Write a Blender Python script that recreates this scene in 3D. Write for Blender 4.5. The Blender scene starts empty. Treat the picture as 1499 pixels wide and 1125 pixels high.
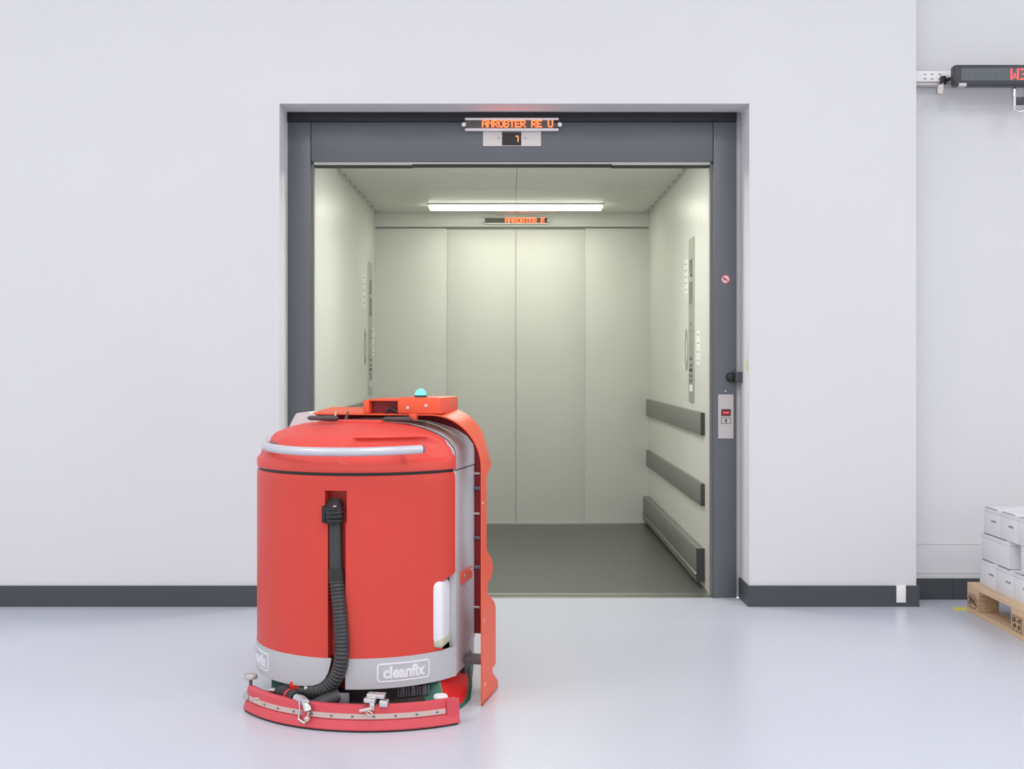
import bpy, bmesh, math, random
from mathutils import Vector, Matrix
random.seed(7)
S = bpy.context.scene
COL = S.collection
F = 1800.0            # focal length in pixels of the 1499 x 1125 frame
H = 1.2               # camera height
# ---------------------------------------------------------------- camera, world, lights, exposure
cam_d = bpy.data.cameras.new('camera'); cam = bpy.data.objects.new('camera', cam_d); COL.objects.link(cam)
cam_d.sensor_fit = 'HORIZONTAL'; cam_d.sensor_width = 36.0; cam_d.lens = 36.0 * F / 1499.0
cam_d.shift_y = -26.5 / 1499.0
cam_d.clip_start = 0.05; cam_d.clip_end = 100
cam.location = (0, 0, H); cam.rotation_euler = (math.radians(90), 0, 0)
S.camera = cam
w = bpy.data.worlds.new('hall_light'); S.world = w; w.use_nodes = True
w.node_tree.nodes['Background'].inputs[0].default_value = (1.0, 0.99, 0.995, 1)
w.node_tree.nodes['Background'].inputs[1].default_value = 0.95
def area(name, loc, sx, sy, power, color=(1, 1, 1), rot=(0, 0, 0)):
    d = bpy.data.lights.new(name, 'AREA'); d.shape = 'RECTANGLE'; d.size = sx; d.size_y = sy
    d.energy = power; d.color = color
    o = bpy.data.objects.new(name, d); COL.objects.link(o); o.location = loc; o.rotation_euler = rot
    return o
for lx_ in (-4.0, 0.0, 4.0):
    for ly_ in (-1.0, 2.2):
        area('ceiling_lamp_light', (lx_, ly_, 4.86), 1.6, 1.6, 56, (1.0, 0.985, 0.97))
S.view_settings.view_transform = 'Standard'; S.view_settings.look = 'None'
S.view_settings.gamma = 1.0; S.view_settings.use_curve_mapping = False
S.view_settings.exposure = 0.14

# ---------------------------------------------------------------- materials
def lin(c):
    return tuple(((v/255)/12.92 if v/255 <= 0.04045 else ((v/255+0.055)/1.055)**2.4) for v in c)
def mat(name, rgb, rough=0.5, metal=0.0, spec=0.5, noise=0.0, nscale=8.0, stretch=(1,1,1), bump=0.0, bscale=60.0,
        bstretch=(1,1,1), emit=None, estr=0.0, coat=0.0, trans=0.0, alt=None, bdist=0.01):
    m = bpy.data.materials.new(name); m.use_nodes = True
    nt = m.node_tree; b = nt.nodes['Principled BSDF']
    c = lin(rgb) + (1,)
    b.inputs['Base Color'].default_value = c
    b.inputs['Roughness'].default_value = rough; b.inputs['Metallic'].default_value = metal
    b.inputs['Specular IOR Level'].default_value = spec
    b.inputs['Coat Weight'].default_value = coat
    b.inputs['Transmission Weight'].default_value = trans
    if emit:
        b.inputs['Emission Color'].default_value = lin(emit) + (1,); b.inputs['Emission Strength'].default_value = estr
    def tex(scale, st, detail=4):
        tc = nt.nodes.new('ShaderNodeTexCoord'); mp = nt.nodes.new('ShaderNodeMapping'); n = nt.nodes.new('ShaderNodeTexNoise')
        mp.inputs['Scale'].default_value = st; n.inputs['Scale'].default_value = scale; n.inputs['Detail'].default_value = detail
        nt.links.new(tc.outputs['Object'], mp.inputs[0]); nt.links.new(mp.outputs[0], n.inputs['Vector']); return n
    if noise > 0 or alt:
        n = tex(nscale, stretch); r = nt.nodes.new('ShaderNodeValToRGB')
        r.color_ramp.elements[0].position = 0.3; r.color_ramp.elements[1].position = 0.7
        a = lin(alt) + (1,) if alt else tuple(v*(1-noise) for v in c[:3]) + (1,)
        r.color_ramp.elements[0].color = a
        r.color_ramp.elements[1].color = c if alt else tuple(min(1, v*(1+noise)) for v in c[:3]) + (1,)
        nt.links.new(n.outputs[0], r.inputs[0]); nt.links.new(r.outputs[0], b.inputs['Base Color'])
    if bump > 0:
        n = tex(bscale, bstretch); bp = nt.nodes.new('ShaderNodeBump')
        bp.inputs['Strength'].default_value = bump; bp.inputs['Distance'].default_value = bdist
        nt.links.new(n.outputs[0], bp.inputs['Height']); nt.links.new(bp.outputs[0], b.inputs['Normal'])
    return m
M = {}
M['wall'] = mat('wall_paint', (221, 221, 225), 0.85, noise=0.012, nscale=1.2, bump=0.08, bscale=25)
M['ceiling'] = mat('ceiling_paint', (228, 229, 230), 0.9)
M['floor'] = mat('epoxy_floor', (203, 207, 219), 0.28, spec=0.45, noise=0.02, nscale=0.9, bump=0.02, bscale=6)
M['base'] = mat('baseboard_paint', (70, 75, 80), 0.5, noise=0.03, nscale=10)
M['frame'] = mat('dark_grey_frame', (96, 101, 107), 0.38, noise=0.02, nscale=3, bump=0.04, bscale=40)
M['frame_dark'] = mat('black_gap', (38, 40, 43), 0.6)
M['lift'] = mat('lift_wall_paint', (220, 221, 214), 0.32, noise=0.012, nscale=1.5, bump=0.55, bscale=14, bstretch=(1, 1.0, 0.03), bdist=0.008)
M['lift_door'] = mat('lift_door_paint', (221, 222, 215), 0.4, noise=0.01, nscale=1.5, bump=0.04, bscale=5, bstretch=(1, 1, 0.06))
M['lift_ceil'] = mat('lift_ceiling_paint', (211, 212, 205), 0.5, noise=0.01, nscale=1.5)
M['lift_floor'] = mat('lift_floor_vinyl', (94, 95, 91), 0.36, noise=0.05, nscale=5, bump=0.05, bscale=120)
M['rail'] = mat('grey_rail', (122, 122, 117), 0.45)
M['rail_cap'] = mat('rail_cap', (62, 62, 60), 0.6)
M['steel'] = mat('brushed_steel', (190, 190, 184), 0.3, metal=0.85, bump=0.05, bscale=60, bstretch=(1, 1, 0.05))
M['steel_m'] = mat('satin_steel', (196, 190, 190), 0.42, metal=0.55)
M['chrome'] = mat('chrome', (222, 222, 222), 0.16, metal=1.0)
M['white_metal'] = mat('white_metal', (244, 242, 243), 0.45)
M['led_off'] = mat('led_matrix_off', (96, 96, 90), 0.5, noise=0.05, nscale=200)
M['led_off_dark'] = mat('led_matrix_dark', (122, 130, 138), 0.4)
M['led_hole'] = mat('led_hole', (66, 70, 76), 0.6)
M['led_on'] = mat('led_lit', (255, 70, 30), 0.5, emit=(255, 72, 34), estr=7.0)
M['led_orange'] = mat('led_digit', (255, 130, 60), 0.5, emit=(255, 130, 60), estr=1.6)
M['led_red'] = mat('led_red', (255, 60, 60), 0.5, emit=(255, 70, 70), estr=2.2)
M['screen'] = mat('dark_screen', (34, 30, 34), 0.12)
M['red_screen'] = mat('small_red_screen', (90, 22, 28), 0.3, emit=(190, 40, 50), estr=0.12)
M['sign_case'] = mat('sign_case', (62, 64, 72), 0.4)
M['black'] = mat('black_plastic', (30, 31, 33), 0.45)
M['hose'] = mat('hose_rubber', (54, 55, 57), 0.42, bump=0.03)
M['pad'] = mat('grip_rubber', (84, 76, 78), 0.6)
M['red'] = mat('red_tank_plastic', (214, 69, 59), 0.42, spec=0.4, noise=0.012, nscale=2, bump=0.04, bscale=220, bdist=0.002)
M['lid'] = mat('red_lid_plastic_lit', (226, 82, 73), 0.44, spec=0.4, noise=0.012, nscale=2, bump=0.04, bscale=220, bdist=0.002)  # lighter copy of the tank red, overhead light put into the colour
M['orange'] = mat('orange_sheet_metal', (240, 90, 54), 0.4, noise=0.01, nscale=2)
M['shaded_red'] = mat('red_recess_shade', (128, 8, 22), 0.5)  # red of the inner parts, darkened in colour to stand for recess shade
M['silver'] = mat('silver_paint', (190, 191, 196), 0.55, metal=0.0, noise=0.01, nscale=3)
M['handle'] = mat('silver_handle', (205, 205, 214), 0.3, metal=0.2)
M['squeegee'] = mat('squeegee_polyurethane', (214, 78, 88), 0.4, noise=0.02, nscale=20)
M['strap'] = mat('strap_metal', (214, 192, 184), 0.35, metal=0.4)
M['canister'] = mat('white_canister', (236, 238, 244), 0.4)
M['liquid'] = mat('canister_tinted_bottom', (196, 204, 178), 0.4)
M['green'] = mat('green_tyre', (52, 112, 92), 0.6, noise=0.1, nscale=30, bump=0.1, bscale=120)
M['green_l'] = mat('pale_tyre_edge', (142, 152, 112), 0.6)
M['hub'] = mat('red_hub', (226, 44, 42), 0.4)
M['beacon'] = mat('beacon_dome', (110, 235, 215), 0.3, emit=(120, 240, 220), estr=0.35)
M['beacon_base'] = mat('beacon_base', (46, 74, 66), 0.5)
M['bolt'] = mat('bolt_metal', (220, 206, 200), 0.3, metal=0.6)
M['logo'] = mat('white_print', (234, 236, 244), 0.5)
M['hood'] = mat('pale_hood', (206, 208, 210), 0.4)
M['grey_part'] = mat('grey_part', (108, 106, 112), 0.5)
M['wood'] = mat('pallet_wood', (226, 198, 166), 0.7, alt=(206, 174, 140), nscale=5, stretch=(9, 0.7, 9), bump=0.15, bscale=30)
M['chip'] = mat('pallet_chipboard', (208, 178, 146), 0.8, alt=(178, 146, 114), nscale=70, bump=0.3, bscale=90)
M['ink'] = mat('dark_ink', (66, 42, 34), 0.8)
M['carton'] = mat('white_carton', (228, 228, 232), 0.75, noise=0.008, nscale=4)
M['print'] = mat('grey_print', (128, 128, 136), 0.8)
M['seam'] = mat('carton_seam', (110, 110, 116), 0.8)
M['tape'] = mat('yellow_tape', (226, 212, 96), 0.6)
M['diffuser'] = mat('lamp_diffuser', (255, 252, 236), 0.5, emit=(253, 255, 238), estr=9.5)
M['diffuser_front'] = mat('front_lamp_diffuser', (255, 252, 236), 0.5, emit=(251, 255, 240), estr=42.0)
M['paper'] = mat('white_paper', (242, 243, 238), 0.6)
M['red_print'] = mat('red_print', (196, 52, 66), 0.5)
M['pink_print'] = mat('pink_print', (242, 206, 212), 0.5)
M['mark'] = mat('line_mark', (162, 164, 155), 0.6)

# ---------------------------------------------------------------- mesh helpers
def NB(): return bmesh.new()
def box(bm, x0, x1, y0, y1, z0, z1, bev=0.0, seg=2, mx=None):
    t = bmesh.new()
    vs = [t.verts.new((x, y, z)) for x in (x0, x1) for y in (y0, y1) for z in (z0, z1)]
    for f in ((0,1,3,2), (4,6,7,5), (0,4,5,1), (2,3,7,6), (0,2,6,4), (1,5,7,3)): t.faces.new([vs[i] for i in f])
    bmesh.ops.recalc_face_normals(t, faces=t.faces)
    if bev: bmesh.ops.bevel(t, geom=t.edges[:], offset=bev, segments=seg, profile=0.5, affect='EDGES')
    if mx is not None: t.transform(mx)
    merge(bm, t)
def merge(bm, t):
    me = bpy.data.meshes.new('tmp'); t.to_mesh(me); t.free(); bm.from_mesh(me); bpy.data.meshes.remove(me)
def tube(bm, pts, r, seg=16, cap=True, up=None):
    pts = [Vector(p) for p in pts]; n = len(pts)
    rs = r if isinstance(r, (list, tuple)) else [r]*n
    rings = []; prev = None
    for i, p in enumerate(pts):
        d = (pts[min(i+1, n-1)] - pts[max(i-1, 0)]).normalized()
        if prev is None:
            a = Vector((0, 0, 1)) if abs(d.z) < 0.9 else Vector((1, 0, 0))
            u = d.cross(a).normalized()
        else: u = (prev - d*prev.dot(d)).normalized()
        prev = u; v = d.cross(u)
        rings.append([bm.verts.new(p + (u*math.cos(t) + v*math.sin(t))*rs[i]) for t in [2*math.pi*k/seg for k in range(seg)]])
    for a, b in zip(rings, rings[1:]):
        for k in range(seg): bm.faces.new((a[k], a[(k+1) % seg], b[(k+1) % seg], b[k]))
    if cap: bm.faces.new(rings[0][::-1]); bm.faces.new(rings[-1])
def cyl(bm, p0, p1, r, seg=20): tube(bm, [p0, p1], r, seg)
def spline(ctrl, n=8):
    c = [Vector(p) for p in ctrl]; out = []
    for i in range(len(c)-1):
        p0, p1, p2, p3 = c[max(i-1, 0)], c[i], c[i+1], c[min(i+2, len(c)-1)]
        for k in range(n):
            t = k/n
            out.append(0.5*((2*p1) + (p2-p0)*t + (2*p0-5*p1+4*p2-p3)*t*t + (3*p1-p0-3*p2+p3)*t**3))
    out.append(c[-1]); return out
def lathe(bm, prof, c=(0, 0, 0), seg=28, axis='Z'):
    c = Vector(c); rings = []
    for r, h in prof:
        ring = []
        for k in range(seg):
            a = 2*math.pi*k/seg
            if axis == 'Z': p = Vector((r*math.cos(a), r*math.sin(a), h))
            elif axis == 'X': p = Vector((h, r*math.cos(a), r*math.sin(a)))
            else: p = Vector((r*math.cos(a), h, r*math.sin(a)))
            ring.append(bm.verts.new(c + p))
        rings.append(ring)
    for a, b in zip(rings, rings[1:]):
        for k in range(seg): bm.faces.new((a[k], a[(k+1) % seg], b[(k+1) % seg], b[k]))
    bm.faces.new(rings[0]); bm.faces.new(rings[-1][::-1])
def prism(bm, pts, axis, d0, d1):
    def mk(p, d): return {'X': (d, p[0], p[1]), 'Y': (p[0], d, p[1]), 'Z': (p[0], p[1], d)}[axis]
    a = [bm.verts.new(mk(p, d0)) for p in pts]; b = [bm.verts.new(mk(p, d1)) for p in pts]
    bm.faces.new(a); bm.faces.new(b[::-1])
    n = len(pts)
    for i in range(n): bm.faces.new((a[i], b[i], b[(i+1) % n], a[(i+1) % n]))
def obj(name, bm, m, parent=None, smooth=None, label=None, cat=None, group=None, kind=None, loc=None, fix=True):
    if fix:
        bmesh.ops.remove_doubles(bm, verts=bm.verts, dist=1e-5)
        bmesh.ops.recalc_face_normals(bm, faces=bm.faces)
    me = bpy.data.meshes.new(name); bm.to_mesh(me); bm.free()
    me.materials.append(M[m] if isinstance(m, str) else m)
    if smooth is not None:
        me.shade_smooth(); me.set_sharp_from_angle(angle=math.radians(smooth))
    o = bpy.data.objects.new(name, me); COL.objects.link(o)
    if parent: o.parent = parent
    if loc: o.location = loc
    tag(o, label, cat, group, kind); return o
def tag(o, label=None, cat=None, group=None, kind=None):
    for k, v in (('label', label), ('category', cat), ('group', group), ('kind', kind)):
        if v: o[k] = v
    return o
def thing(name, label, cat, loc=(0, 0, 0), rotz=0, group=None):
    o = bpy.data.objects.new(name, None); COL.objects.link(o); o.location = loc; o.rotation_euler = (0, 0, rotz)
    o.empty_display_size = 0.05
    return tag(o, label, cat, group)
def bobj(name, m, parent, *a, bev=0.0, smooth=None, label=None, kind=None, cat=None):
    b = NB(); box(b, *a, bev=bev); return obj(name, b, m, parent, smooth if smooth else (40 if bev else None), label, cat, None, kind)
def W(px, py, Y): return Vector(((px-749.5)/F*Y, Y, H-(py-536)/F*Y))
def text_bm(s, size, extrude=0.001, offset=0.0, font_shear=0.0):
    cu = bpy.data.curves.new('t', 'FONT'); cu.body = s; cu.size = size; cu.extrude = extrude; cu.offset = offset
    cu.shear = font_shear; cu.align_x = 'CENTER'; cu.align_y = 'CENTER'; cu.resolution_u = 3
    o = bpy.data.objects.new('t', cu); COL.objects.link(o)
    dg = bpy.context.evaluated_depsgraph_get(); me = bpy.data.meshes.new_from_object(o.evaluated_get(dg))
    b = NB(); b.from_mesh(me); bpy.data.objects.remove(o); bpy.data.curves.remove(cu); bpy.data.meshes.remove(me)
    return b
FONT = {'A':"01110 10001 10001 11111 10001 10001 10001", 'N':"10001 11001 10101 10011 10001 10001 10001", 'R':"11110 10001 10001 11110 10100 10010 10001",
 'O':"01110 10001 10001 10001 10001 10001 01110", 'B':"11110 10001 10001 11110 10001 10001 11110", 'T':"11111 00100 00100 00100 00100 00100 00100",
 'E':"11111 10000 10000 11110 10000 10000 11111", 'U':"10001 10001 10001 10001 10001 10001 01110", ' ':"00000 00000 00000 00000 00000 00000 00000",
 'W':"10001 10001 10001 10101 10101 11011 10001", '3':"11110 00001 00001 01110 00001 00001 11110", '1':"00100 01100 00100 00100 00100 00100 01110"}
def led_text(s, x, z, pitch, y, fill=0.78, adv=6, th=0.002):
    """rows of small raised LED squares, first column at x, top row at z"""
    b = NB()
    for ch in s:
        rows = FONT[ch].split()
        for j, row in enumerate(rows):
            for i, c in enumerate(row):
                if c == '1':
                    cx, cz = x + i*pitch, z - j*pitch; h = pitch*fill/2
                    box(b, cx-h, cx+h, y-th, y, cz-h, cz+h)
        x += adv*pitch
    return b

# ================================================================ THE SETTING
YW, YD, YC = 6.154, 6.37, 6.51      # wall plane, door frame plane, lift car front
YB = 9.39                           # lift car back
YN = 6.34                           # alcove wall
def struct(name, m, *a, parent=None, bev=0.0): return bobj(name, m, parent, *a, bev=bev, kind=None if parent else 'structure')
struct('floor', 'floor', -8, 8, -6, YD, -0.1, 0)
struct('ceiling', 'ceiling', -8, 8, -6, 6.6, 5.0, 5.1)
XL, XR, ZO, XC = -1.164, 1.188, 2.5145, 2.023
b = NB()
box(b, -8, XL, YW, 6.6, 0, 5.0); box(b, XL, XR, YW, 6.6, ZO, 5.0); box(b, XR, XC, YW, 6.6, 0, 5.0)
box(b, -1.166, -1.163, YD, 6.6, 0, 2.5)
obj('wall_front', b, 'wall', kind='structure')
wn = struct('wall_alcove', 'wall', XC, 8, YN, 6.6, 0, 5.0)
for zz in (0.285, 0.135):
    bb = NB(); box(bb, XC, 3.4, YN-0.003, YN, zz, zz+0.004); obj('ridge', bb, 'wall', wn)
# baseboards
b = NB(); box(b, -8, XL, YW-0.012, YW, 0, 0.104, bev=0.002); box(b, XL+0.0002, XL+0.010, YW-0.012, YD, 0, 0.1038); obj('baseboard_left', b, 'base', kind='structure')
b = NB(); T = 0.012
box(b, XR-0.010, 1.918, YW-T, YW, 0, 0.104); box(b, 1.972, XC+T, YW-T, YW, 0, 0.104); box(b, 1.918, 1.972, YW-T, YW, 0, 0.018)
box(b, XR-0.010, XR-0.0002, YW+0.0002, YD+0.02, 0, 0.1039); box(b, XC, XC+T-0.0003, YW+0.0002, YN, 0, 0.1039)
obj('baseboard_right', b, 'base', kind='structure')
bobj('cable_channel', 'white_metal', None, 1.921, 1.969, YW-0.010, YW, 0.02, 0.106, bev=0.001, label='short white upright cover strip set into the dark baseboard by the alcove corner', cat='channel')
b = NB(); box(b, XC+T, 2.27, YN-T, YN, 0, 0.108); box(b, 2.272, 8, YN-T, YN, 0, 0.108); obj('baseboard_alcove', b, 'base', kind='structure')
# reveal filler right of the frame
b = NB(); box(b, 1.163, XR, YD+0.03, 6.6, 0, 2.5145); obj('trim_1', b, 'wall', kind='structure')
# door frame
fr = thing('trim_2', None, None, (0, YD, 0)); fr['kind'] = 'structure'
def fb(name, m, *a, bev=0.0, par=None): 
    b = NB(); box(b, a[0], a[1], a[2]-YD, a[3]-YD, a[4], a[5], bev=bev); return obj(name, b, m, par or fr, 40 if bev else None)
FX = 1.163; JX = 1.044
fb('jamb', 'frame', -FX, -JX, YD, YD+0.13, 0.0, 2.465, bev=0.002)
fb('jamb', 'frame', JX, FX, YD, YD+0.13, 0.0, 2.465, bev=0.002)
fb('header', 'frame', -JX+0.003, JX-0.003, YD+0.001, YD+0.10, 2.262, 2.465, bev=0.002)
fb('top_strip', 'frame_dark', -FX, FX, YD-0.012, YD+0.12, 2.4665, 2.513, bev=0.002)
for s in (-1, 1):   # sliding door edges and guide strips inside the jambs
    x = s*1.036
    fb('door_guide', 'rail', min(x-0.004*s, x+0.008*s), max(x-0.004*s, x+0.008*s), YD+0.03, YD+0.06, 0.005, 2.26)
    x = s*1.048
    fb('door_edge', 'frame_dark', min(x-0.006*s, x+0.03*s), max(x-0.006*s, x+0.03*s), YD+0.135, YD+0.155, 0.005, 2.26)
    b_ = sorted((s*0.520, s*1.030)); fb('track_cover', 'lift', b_[0], b_[1], YD+0.03, YD+0.07, 2.2475, 2.258)
    fb('track_gap', 'frame_dark', b_[0], b_[1], YD+0.035, YD+0.10, 2.241, 2.2475)
fb('track', 'lift', -1.03, 1.03, YD+0.02, YD+0.125, 2.252, 2.2615)
fb('track_gap', 'frame_dark', -0.52, 0.52, YD+0.035, YD+0.12, 2.2475, 2.252)
# threshold
sl = thing('trim_3', None, None, (0, YD, 0)); sl['kind'] = 'structure'
fb('sill', 'steel', -1.044, 1.044, YD, YD+0.055, -0.04, 0.002, par=sl)
fb('sill', 'steel', -1.044, 1.044, YD+0.075, YC-0.005, -0.04, 0.002, par=sl)
fb('sill_groove', 'frame_dark', -1.044, 1.044, YD+0.055, YD+0.075, -0.05, -0.008, par=sl)
# lift car
CX = 1.043; CZ = 2.368
struct('floor_lift', 'lift_floor', -CX-0.05, CX+0.05, YC-0.005, YB+0.1, -0.06, 0.0)
wl = struct('wall_lift_left', 'lift', -CX-0.04, -CX, YC, YB+0.1, 0, CZ)
wr = struct('wall_lift_right', 'lift', CX, CX+0.04, YC, YB+0.1, 0, CZ)
for s, wob in ((-1, wl), (1, wr)):
    a = sorted((s*(CX-0.006), s*(CX+0.03)))
    bb = NB(); box(bb, a[0], a[1], YC-0.03, YC+0.004, 0.0, 2.30, bev=0.003); obj('corner_post', bb, 'lift', wob, 40)
cl = struct('ceiling_lift', 'lift_ceil', -CX-0.04, CX+0.04, YC-0.02, YB+0.1, CZ, CZ+0.04)
for x0, x1 in ((-0.98, 0.026), (0.030, 0.98)):
    bb = NB(); box(bb, x0, x1, YC, 8.05, CZ-0.006, CZ, bev=0.001); obj('ceiling_panel', bb, 'lift_ceil', cl)
    bb = NB(); box(bb, x0, x1, 8.056, YB-0.02, CZ-0.006, CZ, bev=0.001); obj('ceiling_panel', bb, 'lift_ceil', cl)
bb = NB()
for s in (-1, 1):
    for k in range(11):
        y = 6.75 + k*0.24; box(bb, s*1.020-0.004, s*1.020+0.004, y, y+0.09, CZ-0.004, CZ+0.001)
obj('edge_slots', bb, 'mark', cl, kind='stuff')
bb = NB(); box(bb, 0.0264, 0.0296, YC, YB-0.03, CZ-0.003, CZ-0.0005); obj('seam', bb, 'rail', cl)
wb = struct('wall_lift_back', 'lift', -CX, CX, YB+0.02, YB+0.1, 0, CZ)
bb = NB(); box(bb, -CX, CX, YB-0.03, YB+0.02, 2.262, CZ, bev=0.002); obj('header', bb, 'lift', wb, 40)
bb = NB(); box(bb, -0.50, 0.56, YB-0.012, YB+0.018, 2.244, 2.262); obj('track_gap', bb, 'rail', wb)
db = thing('door_1', None, None, (0, YB, 0)); db['kind'] = 'structure'
for x0, x1, y in ((-CX, -0.492, -0.009), (-0.4915, 0.0275, -0.014), (0.0305, 0.5535, -0.014), (0.554, CX, -0.009)):
    bb = NB(); box(bb, x0, x1, y, y+0.014, 0.006, 2.25 if y > -0.01 else 2.243, bev=0.0006)
    obj('door_panel', bb, 'lift_door', db, 40)
bb = NB(); box(bb, 0.026, 0.032, -0.006, 0.0, 0.006, 2.24); obj('door_gap', bb, 'rail_cap', db)
bb = NB(); box(bb, -CX, CX, -0.03, -0.016, 0, 0.006); obj('door_sill', bb, 'steel', db)
# rails on the lift walls
for s, word in ((-1, 'left'), (1, 'right')):
    for nm, z0, z1, pr in (('upper', 0.826, 0.950, 0.022), ('middle', 0.444, 0.566, 0.022)):
        r = thing('bumper_rail', f'{nm} grey bumper rail with dark end cap on the {word} lift wall', 'rail', (s*CX, 6.65, z0), group='grey rails on the lift walls')
        a = sorted((0, -s*pr))
        bb = NB(); box(bb, a[0], a[1], 0.012, YB-6.65-0.035, 0, z1-z0, bev=0.004); obj('rail_face', bb, 'rail', r, 40)
        bb = NB(); box(bb, a[0], a[1], 0.0, 0.0115, 0.001, z1-z0-0.001, bev=0.001); obj('end_cap', bb, 'rail_cap', r, 40)
    r = thing('bumper_rail', f'deep lowest grey bumper rail with ledge along the floor of the {word} lift wall', 'rail', (s*CX, 6.65, 0.035), group='grey rails on the lift walls')
    a = sorted((0, -s*0.045)); bb = NB(); box(bb, a[0], a[1], 0.012, YB-6.65-0.035, 0.052, 0.180, bev=0.004); obj('rail_face', bb, 'rail', r, 40)
    a = sorted((0, -s*0.055)); bb = NB(); box(bb, a[0], a[1], 0.006, YB-6.65-0.035, 0.040, 0.050, bev=0.002); obj('ledge', bb, 'steel', r, 40)
    a = sorted((0, -s*0.045)); bb = NB(); box(bb, a[0], a[1], 0.012, YB-6.65-0.035, 0.0, 0.039, bev=0.004); obj('lower_face', bb, 'rail', r, 40)
    a = sorted((0, -s*0.045)); bb = NB(); box(bb, a[0], a[1], 0.0, 0.0115, 0.0, 0.1795); obj('end_cap', bb, 'rail_cap', r)
# control panels inside the car
def cop(s, y0, y1, z0, z1, word):
    r = thing('control_panel', f'tall narrow steel control panel on the {word} wall inside the lift', 'panel', (s*CX, (y0+y1)/2, z0), group='tall control panels in the lift')
    L = (y1-y0)/2; h = z1-z0; q = lambda d0, d1: sorted((-s*d0, -s*d1))
    def p(name, m, ya, yb, za, zb, d0=0.008, d1=0.0095, bev=0.0):
        a = q(d0, d1); bb = NB(); box(bb, a[0], a[1], ya, yb, za, zb, bev=bev); return obj(name, bb, m, r)
    p('plate', 'steel', -L, L, 0, h, 0, 0.008, 0.002)
    p('display', 'screen', -L*0.45, L*0.55, h*0.79, h*0.87)
    p('slot', 'rail', -L*0.6, L*0.6, h*0.60, h*0.735); p('camera_slot', 'black', -L*.5, L*.2, h*0.765, h*0.785)
    for zf in (0.48, 0.44):
        bb = NB(); lathe(bb, [(0.012, -s*0.008), (0.012, -s*0.012), (0.009, -s*0.014)], (0, 0, h*zf), 16, 'X'); obj('button', bb, 'mark', r, 40)
    for zf in (0.255, 0.215, 0.185, 0.15, 0.12): p('button', 'rail_cap' if zf == .185 else 'rail', -L*.4, L*.35, h*zf, h*zf+0.018, 0.008, 0.012)
    p('key_switch', 'white_metal', -L*.55, L*.3, h*0.065, h*0.105, 0.008, 0.012)
cop(1, 7.02, 7.21, 0.994, 1.94, 'right'); cop(-1, 8.90, 9.10, 0.99, 1.955, 'left')
def paper(s, y, z0, h, wd, lab, nl):
    r = thing('notice', lab, 'notice', (s*CX, y, z0))
    a = sorted((0, -s*0.002)); bb = NB(); box(bb, a[0], a[1], -wd/2, wd/2, 0, h); obj('sheet', bb, 'paper', r)
    a = sorted((-s*0.002, -s*0.003))
    for k in range(nl):
        bb = NB(); zz = h*(0.12+0.76*k/max(1, nl-1)); box(bb, a[0], a[1], -wd*0.3, wd*0.25, zz-h*0.02, zz+h*0.02); obj('text_line', bb, 'mark', r)
paper(1, 7.36, 1.635, 0.20, 0.13, 'pale upright notice with rows of print left of the right lift panel', 5)
paper(1, 6.88, 1.21, 0.19, 0.12, 'pale notice with faint lines right of the right lift panel', 4)
paper(-1, 8.66, 1.62, 0.23, 0.14, 'white notice with dark rows left of the left lift panel', 5)
paper(-1, 9.24, 1.28, 0.21, 0.13, 'small pale notice between the left lift panel and back corner', 4)
for s, y, wd in ((1, 7.34, 'right'), (-1, 8.72, 'left')):
    bb = NB(); n = 28
    ring = lambda r_, h_: [(0.055*r_*math.cos(2*math.pi*k/n), 0.125*r_*math.sin(2*math.pi*k/n)) for k in range(n)]
    o_, i_ = ring(1, 0), ring(0.72, 0)
    va = [[bb.verts.new((x, p[0], p[1])) for p in rr] for x in (0, -s*0.004) for rr in (o_, i_)]
    for k in range(n):
        j = (k+1) % n
        bb.faces.new((va[2][k], va[2][j], va[3][j], va[3][k])); bb.faces.new((va[0][k], va[0][j], va[2][j], va[2][k])); bb.faces.new((va[1][k], va[1][j], va[3][j], va[3][k]))
    obj('speaker_ring', bb, 'mark', None, 40, f'faint oval ring beside the control panel on the {wd} lift wall', 'ring', loc=(s*CX, y, 1.30 if s > 0 else 1.335))
# lamp in the lift ceiling
def strip_lamp(x0, x1, y0, y1, lab, dm='diffuser'):
    lp = thing('ceiling_light', lab, 'lamp', ((x0+x1)/2, (y0+y1)/2, CZ-0.006), group='lift ceiling lamps'); hx, hy = (x1-x0)/2, (y1-y0)/2
    bb = NB(); box(bb, -hx, hx, -hy, hy, -0.014, 0, bev=0.002); obj('lamp_housing', bb, 'lift_ceil', lp)
    bb = NB(); box(bb, -hx+0.01, hx-0.01, -hy+0.008, hy-0.008, -0.030, -0.014, bev=0.003); obj('diffuser', bb, dm, lp, 40)
strip_lamp(-0.602, 0.656, 8.75, 8.95, 'long glowing strip light on the lift ceiling near the back doors')
strip_lamp(-0.373, 0.427, 6.74, 6.94, 'strip light on the lift ceiling just behind the door header', 'diffuser_front')
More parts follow.
